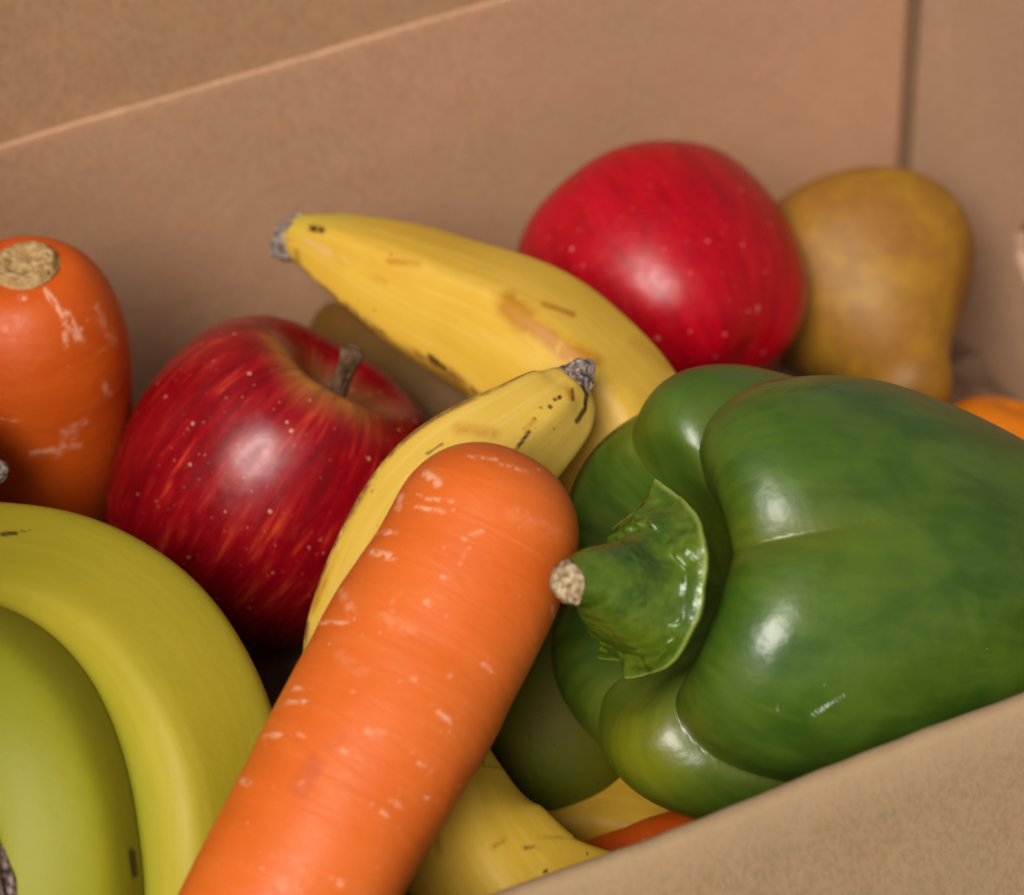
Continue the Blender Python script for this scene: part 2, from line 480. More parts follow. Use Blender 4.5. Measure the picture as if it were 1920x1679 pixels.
def plate_x(name, x0, x1, y0, y1, z0, z1, mat, hole=None, ny=60, nz=40):
    """upright panel facing along X, optional rounded hand hole (yc, zc, half length, half height)"""
    import bmesh
    bm = bmesh.new()
    out = [(y0, z0), (y1, z0), (y1, z1), (y0, z1)]
    vs = [bm.verts.new((x0, y, z)) for y, z in densify(out, .012)]
    ed = [bm.edges.new((vs[i], vs[(i + 1) % len(vs)])) for i in range(len(vs))]
    hv = []
    if hole:
        yc, zc, hl, hh = hole
        for a in np.linspace(0, 2 * math.pi, 56, endpoint=False):
            c, s_ = math.cos(a), math.sin(a)
            y = yc + math.copysign(hl - hh, c) + hh * c; z = zc + hh * s_
            j = .0004 * math.sin(9 * a) + .0003 * math.sin(23 * a)
            hv.append(bm.verts.new((x0, y + j * c, z + j * s_)))
        ed += [bm.edges.new((hv[i], hv[(i + 1) % len(hv)])) for i in range(len(hv))]
    r = bmesh.ops.triangle_fill(bm, edges=ed, use_beauty=True)
    fc = [f for f in bm.faces]
    ex = bmesh.ops.extrude_face_region(bm, geom=fc)
    for v in ex['geom']:
        if isinstance(v, bmesh.types.BMVert): v.co.x = x1
    bmesh.ops.recalc_face_normals(bm, faces=bm.faces)
    org = Vector(box.location)
    for v in bm.verts: v.co -= org
    me = bpy.data.meshes.new(name); bm.to_mesh(me); bm.free()
    me.materials.append(mat)
    o = bpy.data.objects.new(name, me); COL.objects.link(o); o.parent = box
    return o


def boxpart(name, x0, x1, y0, y1, z0, z1, mat):
    org = np.array(box.location); v = [(x, y, z) for x in (x0, x1) for y in (y0, y1) for z in (z0, z1)]
    f = [(0, 1, 3, 2), (4, 6, 7, 5), (0, 4, 5, 1), (2, 3, 7, 6), (0, 2, 6, 4), (1, 5, 7, 3)]
    me = bpy.data.meshes.new(name); me.from_pydata([tuple(np.array(a) - org) for a in v], [], f); me.materials.append(mat)
    o = bpy.data.objects.new(name, me); COL.objects.link(o); o.parent = box; return o


def hole_at(px, py):
    r = P(px, py, 1.0) - CAM; t = (XR - CAM[0]) / r[0]; q = CAM + r * t; return q


h0 = hole_at(1906, 446)
plate_x('right_wall', XR, XR + TH, YF + .0002, YB - .0016, ZF, .0, CARD_R, (h0[1] - .042, h0[2] + .0, .042, .0125))
boxpart('outer_side_panel', XR + TH + .0012, XR + TH + .0045, YF, YB, ZF, -.001, CARD_D)
plate_x('left_wall', XL - TH, XL, YF + .0002, YB - .0004, ZF, .0, CARD_R)


boxpart('floor_panel', XL - TH, XR + TH, YF - .002, YB + TH, ZF - .004, ZF - .0003, CARD)
# unseen left flap, added upright to shade the left bananas
boxpart('left_shade_flap', XL - TH, XL, YF + .004, YB - .004, .0006, .155, CARD_R)
# glue tab seen as a dark seam in the far corner
boxpart('glue_tab', XR - .006, XR + .004, YB + TH + .0004, YB + TH + .003, ZF, -.004, CARD_D)
boxpart('corner_seam', XR - .0040, XR + TH - .0004, YB + .0012, YB + TH - .0002, ZF, -.004, CARD_D)


# crumpled paper, added to carry the fruit and keep the gaps dark
M_PAPER = m_simple('added_dark_paper', (.13, .075, .045), (.19, .115, .07), .85, 70, .0008, 500, spec=.2)
gx = np.linspace(XL + .001, XR - .001, 300); gy = np.linspace(YF + .001, YB - .001, 220)
GX, GY = np.meshgrid(gx, gy, indexing='ij')
q_ = np.stack([GX, GY, 0 * GX], -1)
GZ = -.108 + .016 * np.exp(-((GX - .06) / .05) ** 2 - ((GY - .405) / .045) ** 2) - .03 * sstep(.475, .53, GY) - .045 * sstep(.235, .30, GX) + .0030 * nse(q_, 70, 71) + .0045 * np.abs(nse(q_, 110, 72)) - .0035 * np.abs(nse(q_, 190, 73)) + .0012 * np.abs(nse(q_, 420, 74))
pp = thing('added_dark_paper', 'crumpled brown packing paper added under the fruit to keep the gaps dark', 'packing paper', (.11, .40, ZF))
mesh_grid('sheet', np.stack([GX, GY, GZ], -1), M_PAPER, pp, close=False)


# ------------------------------------------------------------------ bananas
def poly5(p=13, amp=1.0, off=0.0, n=5):
    def f(t, th):
        s = 0
        for k in range(n):
            a = off + 2 * math.pi * k / n
            s = s + np.maximum(0, np.cos(th - a)) ** p
        r = s ** (-1.0 / p)
        rr = 1 + (r - 1) * amp
        env = np.clip(t * 14, .3, 1) * np.clip((1 - t) * 14, .3, 1)
        return 1 + (rr - 1) * env
    return f


def banana(label, pts, mat, tip0=None, tip1=None, off=0.3, ref=None, nr=300, nc=200, dark=(), bruise=(), cream=(), greenf=None,
           ridge_on=None, group=None, pwr=13, amp=1.0, hair=None, warp=.0006, seed=1):
    shape = poly5(pwr, amp, off)
    V, s, th, C, R = tube(pts, nr, nc, shape, ref)
    nrm = grid_normals(V)
    V = V + (warp * nse(V, 120, seed))[..., None] * (V - C[:, None]) / np.maximum(R, 1e-4)[:, None, None]
    loc = C[len(C) // 2].copy(); loc[2] = V[..., 2].min()
    root = thing('banana', label, 'banana', loc, group)
    rid = np.zeros((nr, nc))
    for k in range(5):
        a = off + 2 * math.pi * (k + .5) / 5
        dd = np.abs((th - a + math.pi) % (2 * math.pi) - math.pi) * (1 + .25 * np.sin(s * 180 + k))[:, None]
        w = (ridge_on[k] if ridge_on else 1.0)
        rid = np.maximum(rid, w * (1 - sstep(.02, .11, dd)))
    g = np.zeros((nr, nc)) if greenf is None else greenf(np.linspace(0, 1, nr)[:, None], th[None], V)
    A = dict(par=par(s, th), ridge=rid, green=g, dark=mark(V, dark), bruise=mark(V, bruise, soft=-.2), cream=mark(V, cream, soft=-.3))
    mesh_grid('peel', V, mat, root, A)
    for tp in (tip0, tip1):
        if tp:
            def sh(t, h, sd=seed):
                return 1 + .10 * np.sin(5 * h + sd) + .07 * np.sin(9 * h + 12 * t) + .05 * np.sin(17 * h - 9 * t)
            Vt, st, tt, Ct, Rt = tube(tp, 40, 60, sh)
            Vt = Vt + (.0006 * nse(Vt, 1100, seed + 5))[..., None] * D(.3, .5, .8)
            mesh_grid('tip', Vt, M_TIP, root, dict(par=par(st, tt)))
    return root


B_Y = m_banana('banana_peel_ripe', (.62, .375, .040), (.57, .33, .030), (.50, .46, .05), .9, 0, .05)
B_Y2 = m_banana('banana_peel_ripe_small', (.60, .385, .058), (.55, .345, .040), (.50, .46, .05), .95, 3, .07)
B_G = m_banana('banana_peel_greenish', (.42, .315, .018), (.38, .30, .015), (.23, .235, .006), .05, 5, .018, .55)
B_D = m_banana('banana_peel_shade_dark', (.13, .060, .005), (.11, .045, .005), (.2, .2, .02), .5, 11, .1)  # peel colour darkened to carry the shade under the large banana
B_L = m_banana('banana_peel_lower', (.55, .32, .030), (.48, .26, .022), (.40, .40, .05), .35, 8, .07)

# big ripe banana across the middle, tip towards the upper left
g_tip = lambda t, h, V: (1 - sstep(0, .22, t)) * .55 * (1 - sstep(405, 455, pix(V)[..., 1]))
banana('large ripe banana across the middle with brown bruise, grey tip against the back wall',
       [(568, 449, .640, 43), (585, 452, .637, 50), (640, 474, .632, 72), (720, 512, .626, 98), (820, 560, .62, 122), (930, 615, .613, 137), (1040, 690, .607, 146),
        (1130, 790, .602, 146), (1190, 910, .60, 134), (1215, 1040, .602, 110), (1210, 1150, .61, 60)],
       B_Y, amp=.62, tip0=[(526, 447, .641, 12), (530, 447, .641, 30), (541, 450, .64, 40), (558, 449, .640, 44), (574, 451, .638, 45)], off=.35,
       dark=[((585, 429), (603, 432), 9, 1), ((556, 470), (560, 500), 5, .5), ((805, 668), (835, 692), 6, .9), ((640, 575), (700, 625), 5, .7)],
       bruise=[((955, 572), (985, 600), 42, 1.), ((985, 600), (1060, 655), 32, 1.), ((1060, 655), (1108, 684), 36, 1.2), ((1020, 570), (1075, 590), 10, .7), ((730, 490), (785, 495), 12, .6),
               ((700, 520), (720, 530), 14, .35), ((1190, 640), (1250, 690), 22, .35), ((830, 700), (870, 735), 12, .5)],
       cream=[((572, 452), (625, 480), 14, .9), ((560, 440), (580, 460), 9, .6), ((640, 480), (650, 490), 8, .4)], greenf=g_tip, seed=4,
       ridge_on=[1, .3, .3, .3, .12])
# darker one in the shade below it
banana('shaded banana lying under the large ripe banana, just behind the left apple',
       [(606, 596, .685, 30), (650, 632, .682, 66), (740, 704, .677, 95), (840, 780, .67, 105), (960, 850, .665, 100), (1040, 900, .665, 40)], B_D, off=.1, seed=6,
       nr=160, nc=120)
# smaller banana in front, its tip in the centre of the picture
banana('freckled yellow banana between dark red apple and front carrot, grey tip pointing up',
       [(1083, 712, .566, 30), (1074, 722, .566, 48), (1045, 755, .565, 68), (992, 799, .562, 87), (920, 857, .56, 106), (846, 926, .560, 116), (780, 1010, .562, 118), (725, 1110, .566, 114),
        (690, 1220, .572, 106), (680, 1330, .58, 84), (690, 1410, .59, 40)],
       B_Y2, tip0=[(1106, 672, .5655, 5), (1102, 680, .5655, 15), (1092, 693, .566, 25), (1081, 708, .566, 33), (1072, 719, .566, 40)], off=-.73,
       dark=[((900, 727), (960, 705), 3.4, 1), ((960, 705), (1020, 690), 3, 1), ((1020, 689), (1062, 690), 2.5, .7), ((1066, 702), (1088, 716), 3.6, 1), ((1088, 716), (1100, 740), 4.5, 1), ((1100, 740), (1096, 768), 6, 1),
             ((1096, 768), (1082, 790), 7, .9), ((1049, 745), (1049, 746), 6, 1), ((1040, 749), (1041, 750), 5, .9), ((1031, 762), (1032, 764), 5.5, .9), ((1014, 764), (1015, 765), 4, .6), ((1073, 730), (1074, 750), 4, .8),
             ((1002, 785), (1003, 786), 4, .7), ((972, 838), (992, 810), 5.5, .9), ((960, 850), (972, 838), 5, .6), ((800, 852), (830, 832), 3.5, .7), ((697, 920), (698, 921), 3, .8)],
       bruise=[((860, 805), (925, 815), 24, .45), ((1063, 725), (1072, 745), 11, .7), ((985, 805), (1000, 790), 10, .5), ((585, 1150), (630, 1040), 10, .6), ((870, 735), (900, 725), 9, .4)], seed=9,
       ridge_on=[.15, 1, .7, .6, .5])
# green-yellow bananas at the left
gr_shade = lambda t, h, V: .75 * (1 - sstep(.5, 1.0, np.abs(((h - 1.0 + math.pi) % (2 * math.pi)) - math.pi))) + .2  # olive on the left facet paints in its shade
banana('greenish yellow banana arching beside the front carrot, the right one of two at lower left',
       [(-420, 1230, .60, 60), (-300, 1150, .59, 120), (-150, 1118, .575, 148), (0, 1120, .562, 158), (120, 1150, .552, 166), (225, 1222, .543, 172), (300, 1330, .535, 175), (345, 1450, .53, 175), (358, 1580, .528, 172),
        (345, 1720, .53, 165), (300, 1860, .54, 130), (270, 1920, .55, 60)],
       B_G, off=-.78, dark=[((5, 1002), (30, 1000), 6, .9), ((-5, 1004), (55, 995), 2, .6)], greenf=gr_shade, seed=13, ridge_on=[.2] * 5, pwr=11, amp=.8)
gr2 = lambda t, h, V: .85 * np.ones_like(V[..., 0])
banana('greenish yellow banana at the lower left corner with one dark oval spot',
       [(-420, 1450, .56, 60), (-330, 1360, .548, 110), (-200, 1270, .535, 146), (-70, 1280, .525, 156), (28, 1365, .517, 160), (84, 1490, .512, 160), (108, 1620, .510, 156), (105, 1740, .512, 150), (85, 1880, .52, 110),
        (70, 1940, .53, 50)],
       B_G, off=-.13, dark=[((247, 1598), (253, 1640), 10, 1)], greenf=gr2, seed=17, ridge_on=[.2] * 5, pwr=9, amp=.4)
# tip reaching in from the left edge
banana('banana whose small grey tip pokes in at the left edge before the upright carrot',
       [(-300, 850, .56, 120), (-200, 850, .562, 118), (-100, 868, .565, 90), (-30, 884, .568, 46), (-12, 886, .568, 26)], B_Y2,
       tip1=[(-20, 886, .568, 24), (-5, 886, .568, 22), (6, 888, .568, 17), (15, 890, .568, 8)], seed=19, nr=120, nc=100)
# woody stalk at the lower left corner
banana('banana stalk with brown bark blurred at the very lower left corner',
       [(-320, 1560, .51, 90), (-240, 1620, .50, 84), (-170, 1700, .495, 76), (-120, 1790, .492, 72), (-90, 1860, .492, 60)], B_L,
       tip1=[(-82, 1440, .505, 10), (-74, 1460, .503, 40), (-56, 1540, .498, 54), (-42, 1620, .494, 58), (-33, 1700, .492, 62), (-30, 1760, .492, 62)], seed=23, nr=100, nc=100)
# yellow bananas at the bottom
banana('yellow banana curving out from under the front carrot to the front rim',
       [(790, 1250, .575, 60), (828, 1370, .567, 66), (856, 1470, .56, 88), (890, 1590, .552, 138), (990, 1710, .548, 152), (1150, 1760, .545, 140), (1320, 1780, .55, 120), (1450, 1780, .56, 60)],
       m_banana('banana_peel_bottom', (.80, .50, .050), (.72, .43, .038), (.50, .46, .05), .4, 15, .08), off=.45, amp=.5, ridge_on=[.12] * 5, dark=[((885, 1425), (905, 1430), 5, .7), ((895, 1435), (940, 1440), 3, .4), ((985, 1590), (1000, 1588), 4, .7), ((1022, 1634), (1024, 1634), 5, .9), ((1100, 1602), (1101, 1602), 3.5, .8)],
       bruise=[((925, 1590), (945, 1575), 10, .6), ((815, 1560), (825, 1600), 12, .4), ((980, 1590), (1010, 1592), 9, .4), ((1010, 1570), (1080, 1572), 7, .35)], seed=27, nr=240, nc=160)
banana('dim yellow banana peeking between the dark green pear and the bell pepper',
       [(960, 1560, .60, 60), (1030, 1545, .597, 80), (1120, 1540, .594, 92), (1230, 1560, .59, 95), (1350, 1600, .59, 90), (1450, 1640, .59, 50)], B_L, off=.5,
       dark=[((1070, 1490), (1078, 1492), 9, .8)], bruise=[((1068, 1490), (1080, 1492), 18, .6)], seed=29, nr=120, nc=100)

# ------------------------------------------------------------------ carrots
C1 = m_carrot('carrot_skin_front', (.62, .112, .010), (.66, .132, .015))
C2 = m_carrot('carrot_skin_left', (.54, .075, .003), (.58, .088, .004), 4.)
M_SCAR = m_simple('carrot_cut_crown', (.34, .19, .065), (.50, .33, .15), .8, 420, .002, 600, spec=.2)


def carrot(label, pts, mat, ref=None, nr=300, nc=240, scuff=(), bruise=(), seed=1, scar=None, lump=.00035):
    V, s, th, C, R = tube(pts, nr, nc, lambda t, h: 1 + .012 * np.sin(2 * h + 5 * t) + .008 * np.sin(3 * h - 7 * t), ref)
    u = (V - C[:, None]) / np.maximum(R, 2e-3)[:, None, None]
    q = par(s, th); q[..., 0] *= .012; q[..., 1] *= .012
    grooves = -np.maximum(0, nse(q * np.array([1, 1, 1.0]), 260, seed + 2) - .55) * .0003
    V = V + (lump * nse(V, 90, seed) + grooves)[..., None] * u
    loc = C[len(C) // 2].copy(); loc[2] = V[..., 2].min()
    root = thing('carrot', label, 'carrot', loc)
    mesh_grid('root', V, mat, root, dict(par=par(s, th), scuff=mark(V, scuff), bruise=mark(V, bruise)))
    return root


sc_ = [((800, 890), (820, 905), 12, .9), ((780, 950), (830, 960), 6, .9), ((800, 935), (850, 940), 5, .8), ((700, 1000), (740, 998), 6, .9), ((700, 1035), (735, 1045), 11, .8), ((745, 955), (752, 930), 8, .8),
       ((600, 1168), (650, 1168), 5, .8), ((640, 1110), (660, 1150), 12, .4), ((545, 1290), (575, 1292), 5, .9), ((540, 1315), (580, 1317), 6, .95), ((495, 1380), (525, 1378), 6, .9), ((550, 1376), (575, 1380), 4, .6),
       ((810, 1325), (848, 1355), 7, 1), ((785, 1430), (805, 1450), 6, 1), ((905, 1245), (925, 1262), 5, .8), ((700, 1510), (725, 1530), 6, .9), ((735, 1500), (750, 1515), 7, .5), ((455, 1465), (465, 1468), 8, .8),
       ((565, 1470), (567, 1480), 8, .9), ((800, 1495), (801, 1496), 7, .8), ((775, 1270), (778, 1274), 7, .9), ((800, 1128), (806, 1132), 8, .9), ((620, 1640), (640, 1660), 8, .7), ((560, 1660), (570, 1665), 7, .8),
       ((880, 855), (935, 862), 4, .7), ((940, 870), (990, 885), 4, .7), ((830, 1080), (835, 1084), 6, .8), ((720, 1160), (770, 1185), 18, .2), ((640, 1230), (680, 1260), 18, .15), ((1036, 1140), (1040, 1155), 4, .9),
       ((870, 1010), (905, 995), 6, .5), ((860, 1060), (890, 1010), 4, .35), ((960, 960), (1040, 1000), 24, .12), ((690, 1370), (720, 1375), 8, .5), ((640, 1400), (650, 1410), 7, .5)]
carrot('big orange carrot with pale scratches lying over the bananas in the foreground',
       [(903 + .42 * 176 * math.cos(a), 1012 - .907 * 176 * math.cos(a), .513 + .0035 * math.cos(a), 182 * math.sin(a) ** .86) for a in np.radians([1.5, 6, 13, 21, 30, 39, 48, 57, 66, 75, 84, 90])] + [(862, 1100, .510, 190), (806, 1195, .507, 198), (757, 1290, .503, 200),
        (706, 1385, .498, 197), (652, 1480, .494, 193), (598, 1580, .490, 190), (542, 1680, .487, 188), (474, 1800, .484, 180), (405, 1930, .482, 162), (345, 2040, .482, 124), (315, 2090, .483, 60), (305, 2108, .483, 8)],
       C1, scuff=sc_, bruise=[((590, 1430), (560, 1480), 28, .8), ((640, 1380), (620, 1400), 18, .6), ((545, 1240), (520, 1300), 12, .4), ((600, 1130), (575, 1190), 12, .35)], seed=3)

# upright carrot at the left: axis runs straight down in the box
top = P(44, 490, .592); ax = np.array([0, 0.0, -1.0])
d_of = lambda q: -((q - CAM) @ M)[2]


def upright(h, rpx, dx=0, dy=0):
    q = top + ax * h + np.array([dx, dy, 0]); p = pix(q); return (p[0], p[1], d_of(q), rpx)


lc = carrot('upright orange carrot at the left edge with its cut crown facing up',
            [upright(.0018, 6), upright(.00184, 40), upright(.0019, 62)]
            + [upright(.0019 + .032 * u_, 70 + 124 * math.sqrt(1 - (1 - u_) ** 2), -.0062 * u_ ** 1.3) for u_ in (.015, .05, .11, .19, .29, .41, .55, .70, .85, 1.0)]
            + [upright(.046, 197, -.009), upright(.060, 194, -.012), upright(.078, 182, -.015), upright(.095, 166, -.018), upright(.112, 144, -.020)],
            C2, ref=np.array([0., -1, 0]), seed=8,
            scuff=[((85, 545), (125, 600), 9, .9), ((125, 590), (150, 640), 12, .85), ((120, 600), (125, 650), 8, .7), ((60, 850), (150, 835), 7, .7), ((120, 810), (160, 790), 10, .5), ((195, 720), (205, 740), 8, .7),
                   ((38, 556), (46, 558), 8, .9), ((165, 600), (185, 570), 4, .5), ((105, 850), (140, 812), 14, .4), ((180, 585), (215, 640), 14, .3), ((0, 785), (30, 790), 4, .5)])
# cut crown scar
n_r, n_c = 40, 90
rr = np.linspace(1e-4, 1, n_r)[:, None]; tt = np.linspace(0, 2 * math.pi, n_c, endpoint=False)[None]
X = np.cos(tt) * rr; Y = np.sin(tt) * rr
R0 = 66 * .592 / F
base = top[None, None].astype(float) + np.stack([X * R0, Y * R0, 0 * X], -1)
hh = .0002 - .0021 * sstep(.82, 1, rr) - .0010 * sstep(.62, .35, rr) * (1 - .7 * sstep(.3, .1, rr))
hh = hh + .00035 * nse(base, 900, 4) * (1 - rr * .6) + .0002 * nse(base, 2200, 5)
base[..., 2] += hh
mesh_grid('cut_crown', base, M_SCAR, lc, caps=True)

carrot('red-orange carrot just showing below the bell pepper at the front rim',
       [(1040, 1640, .585, 6), (1060, 1632, .585, 30), (1110, 1620, .583, 48), (1180, 1608, .58, 62), (1280, 1590, .576, 72), (1400, 1570, .573, 80), (1560, 1540, .57, 84), (1700, 1510, .57, 40), (1710, 1508, .57, 6)],
       C2, seed=12, nr=120, nc=100)


# ------------------------------------------------------------------ round fruit
def revolve(center, axis, ref, R, prof, nr=300, nc=320, fn=None):
    a = axis / np.linalg.norm(axis); N = ref - (ref @ a) * a; N /= np.linalg.norm(N); B = np.cross(a, N)
    c = crom([(r, z, 0) for r, z in prof], nr); r0, z0 = np.maximum(c[:, 0], 1e-4), c[:, 1]
    s = np.linspace(0, 1, nr)
    th = np.linspace(0, 2 * math.pi, nc, endpoint=False)
    r = r0[:, None] * np.ones((1, nc)); z = z0[:, None] * np.ones((1, nc))
    if fn: r, z = fn(s[:, None], th[None], r, z)
    V = center + R * (z[..., None] * a + r[..., None] * (np.cos(th)[None, :, None] * N + np.sin(th)[None, :, None] * B))
    return V, s, th, r, z, (a, N, B)


APF = [(0, .50), (.06, .52), (.14, .60), (.24, .74), (.38, .855), (.54, .895), (.72, .835), (.88, .65), (.97, .38), (1.0, .08), (.975, -.22), (.89, -.52), (.76, -.74), (.60, -.87), (.45, -.90), (.31, -.84), (.18, -.74), (.08, -.69), (0, -.68)]


def apple(label, center, axis, ref, R, mat, seed, lob=.035, yel=1.0, yel_dir=0.0, nr=320, nc=340, stem=None, stripedir=0., prof=APF, hz=1.0):
    def fn(s, th, r, z):
        bot = sstep(.45, .95, s); topk = sstep(.45, .1, s)
        m = 1 + lob * .5 * np.cos(5 * th + seed) * (bot + .5 * topk) + lob * .5 * np.cos(2 * th + seed * 2) + lob * .35 * np.cos(3 * th + 1.3 * seed)
        z2 = z * hz + lob * .9 * np.cos(th - seed) * topk * r + lob * .8 * np.cos(5 * th + seed) * (bot * -1 * sstep(.2, .6, r) + .35 * topk * sstep(.2, .5, r))
        return r * m, z2
    V, s, th, r, z, fr = revolve(center, axis, ref, R, prof, nr, nc, fn)
    V = V + (.0004 * nse(V, 110, seed))[..., None] * fr[0]
    loc = np.array([center[0], center[1], V[..., 2].min()])
    root = thing('apple', label, 'apple', loc)
    basin = (1 - sstep(.05, .22, s[:, None] + .07 * np.cos(th - yel_dir)[None] - .03 * nse(par(s, th), 6, seed)))
    stripy = .35 + .65 * (.5 + .5 * np.cos(th - stripedir))[None] * np.ones((nr, 1))
    rus = (1 - sstep(.02, .15, s[:, None] + .018 * np.sin(7 * th + seed)[None] + .014 * np.sin(13 * th)[None])) * .75
    mesh_grid('skin', V, mat, root, dict(par=par(s * 1.0, th), yellow=basin * yel, stripy=stripy, russet=rus), flip=True)
    if stem:
        pts, mt = stem
        Vt, st, t2, Ct, Rt = tube(pts, 60, 40, lambda t, h: 1 + .10 * np.sin(3 * h + 5 * t) + .05 * np.sin(7 * h))
        Vt = Vt + (.0003 * nse(Vt, 1500, 3))[..., None] * D(.5, .5, .6)
        mesh_grid('stem', Vt, mt, root, dict(par=par(st, t2)))
    return root


AP1 = m_apple('apple_skin_dark_red', (.25, .001, .006), (.52, .055, .018), (.62, .30, .075), .9, (.58, .32, .17), .42, .30, 0., 290, .9)
AP2 = m_apple('apple_skin_bright_red', (.38, .0005, .008), (.50, .018, .012), (.62, .10, .03), .5, (.68, .16, .12), .55, .32, 5., 240, .45, .74)
M_STEM = m_simple('apple_stem_bark', (.040, .018, .007), (.15, .085, .045), .75, 300, .0012, 500, spec=.2)
dA = .622
ac = P(503, 909, dA)
apple('dark red apple with brown stem, between upright carrot and front carrot', ac, D(.56, .79, .24), D(0, -1, .5), 285 * dA / F, AP1, 2.0, yel_dir=2.6, lob=.03,
      stripedir=-.9,
      stem=([(622, 752, .602, 21), (632, 730, .600, 19), (642, 706, .597, 17), (651, 684, .594, 18), (657, 669, .592, 21), (660, 660, .5915, 23), (661.5, 656, .5912, 18), (662, 654, .5912, 5)], M_STEM), hz=1.03)
dB = .682
apple('bright red apple resting near the back wall between the large banana and the brown pear', P(1243, 542, dB), D(-.42, .80, -.38), D(.3, .2, 1), 258 * dB / F, AP2, 1.1, lob=.04, hz=.95, yel=.5, stripedir=0.4,
      prof=[(0, .50), (.06, .52), (.14, .60), (.24, .74), (.38, .855), (.54, .895), (.74, .835), (.91, .65), (1.0, .38), (1.03, .08), (1.0, -.22), (.92, -.50), (.78, -.72), (.60, -.87), (.42, -.94), (.25, -.97), (.12, -.98), (.05, -.98), (0, -.98)])
apple('dark red apple almost hidden, a small patch showing beneath the pepper stem', P(1150, 1240, .66), D(.1, .9, .3), D(0, 0, 1), .029, AP2, 3.3, nr=120, nc=120)


def pear(label, pts, mat, seed=1, nr=220, nc=200, stem=None, lump=.0006, par_=True, name='pear'):
    V, s, th, C, R = tube(pts, nr, nc, lambda t, h: 1 + .02 * np.sin(2 * h + 3 * t + seed) + .012 * np.sin(3 * h - 4 * t))
    u = (V - C[:, None]) / np.maximum(R, 2e-3)[:, None, None]
    V = V + (lump * nse(V, 110, seed))[..., None] * u
    loc = C[len(C) // 3].copy(); loc[2] = V[..., 2].min()
    root = thing(name, label, name, loc)
    mesh_grid('skin', V, mat, root, dict(par=par(s, th)))
    if stem:
        Vt, st, t2, _, _ = tube(stem, 30, 30); mesh_grid('stem', Vt, M_STEM, root, dict(par=par(st, t2)))
    return root


def m_pear():
    t = NT('pear_skin_russet'); o = t.obj(); a = t.noise(o, 40, 3, .5); b_ = t.noise(o, 130, 4, .6); f = t.noise(o, 900, 3, .6)
    c = t.mix(t.step(a, .35, .65), (.26, .110, .012), (.33, .165, .012))
    c = t.mix(t.math('MULTIPLY', t.step(b_, .42, .62), .42), c, (.20, .075, .014))
    c = t.mix(t.math('MULTIPLY', t.dots(o, 420, .10, .28, .5), .45), c, (.40, .20, .07))
    c = t.mix(t.attr('none'), c, c)
    return t.out(c, .5, t.bump(f, .0003, .6), spec=.35, sss=.05)


PE1 = m_pear()
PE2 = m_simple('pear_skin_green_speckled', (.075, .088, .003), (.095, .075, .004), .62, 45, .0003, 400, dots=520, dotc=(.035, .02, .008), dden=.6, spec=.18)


def balls(x0, y0, d0, r0, x1, y1, d1, r1):
    """end caps: ring radii for a round start at (x0..)"""
    pass


pear('brown russet pear in the far corner with its neck pointing towards the orange',
     [(1562 + .415 * (y_ - 396), y_ + 22 * (1 - (y_ - 396) / 383), .726 - .053 * (y_ - 396) / 383, r_) for y_, r_ in [(396, 6), (397, 50), (400, 92), (408, 136), (424, 176), (450, 210), (484, 224), (522, 221), (560, 200), (605, 164), (650, 122), (697, 93), (735, 82), (758, 66), (772, 40), (778, 8)]], PE1, seed=2,
     stem=[(1733, 750, .662, 9), (1739, 762, .661, 8), (1744, 775, .66, 8), (1750, 792, .659, 9), (1751, 795, .659, 3)])
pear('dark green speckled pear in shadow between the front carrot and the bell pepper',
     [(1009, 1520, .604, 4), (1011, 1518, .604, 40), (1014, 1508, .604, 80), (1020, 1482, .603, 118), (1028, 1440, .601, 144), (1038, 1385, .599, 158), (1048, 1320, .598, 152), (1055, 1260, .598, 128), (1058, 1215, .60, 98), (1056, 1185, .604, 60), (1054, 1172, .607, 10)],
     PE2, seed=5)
# tangerine in the corner
t_or = NT('tangerine_peel'); oo = t_or.obj(); pn = t_or.vor(oo, 900)[0]
M_OR = t_or.out(t_or.mix(t_or.step(t_or.noise(oo, 60, 3), .3, .7), (.72, .20, .004), (.68, .17, .004)), .38, t_or.bump(pn, .0005, .6), spec=.4, sss=.1)
V, s, th, r, z, fr = revolve(P(1866, 892, .688), D(.2, .9, .3), D(0, 0, 1), 160 * .688 / F, [(0, .80), (.1, .82), (.3, .86), (.55, .78), (.8, .55), (.96, .25), (1, 0), (.96, -.3), (.8, -.6), (.5, -.82), (.25, -.88), (0, -.88)], 140, 160)
root = thing('tangerine', 'small bright orange tangerine partly hidden behind the pepper at the right edge', 'tangerine', (P(1866, 892, .688)[0], P(1866, 892, .688)[1], V[..., 2].min()))
mesh_grid('peel', V, M_OR, root, dict(par=par(s, th)), flip=True)

# ------------------------------------------------------------------ bell pepper
dP = .565
RP = 438 * dP / F
pa = D(-.87, .165, .47)
pref = D(0, 1, 0)                       # theta 0 points up in the picture
pc = P(1545, 1132, dP)
# creases by picture angle (degrees anticlockwise from right, seen from the stem end)
CR = [(117, .40, .4), (77, 1.0, .7), (12, .55, .06), (-68, .95, .25), (-118, .6, .5), (182, .8, .5)]
ppf = [(0, .52), (.10, .53), (.20, .56), (.32, .65), (.45, .80), (.60, .93), (.76, .93), (.90, .79), (.985, .52), (1.01, .18), (.985, -.15), (.935, -.5), (.85, -.9), (.73, -1.28), (.60, -1.56), (.40, -1.70), (.2, -1.64), (0, -1.58)]
a_ = pa / np.linalg.norm(pa); N_ = pref - (pref @ a_) * a_; N_ /= np.linalg.norm(N_); B_ = np.cross(a_, N_)
# theta of a picture direction: project onto N,B ; picture 'right' lies along +-B
sgn = 1.0 if (B_ @ D(1, 0, 0)) > 0 else -1.0


def pth(deg):
    # picture angle -> theta about the axis (0 = up)
    return math.radians(90 - deg) * sgn


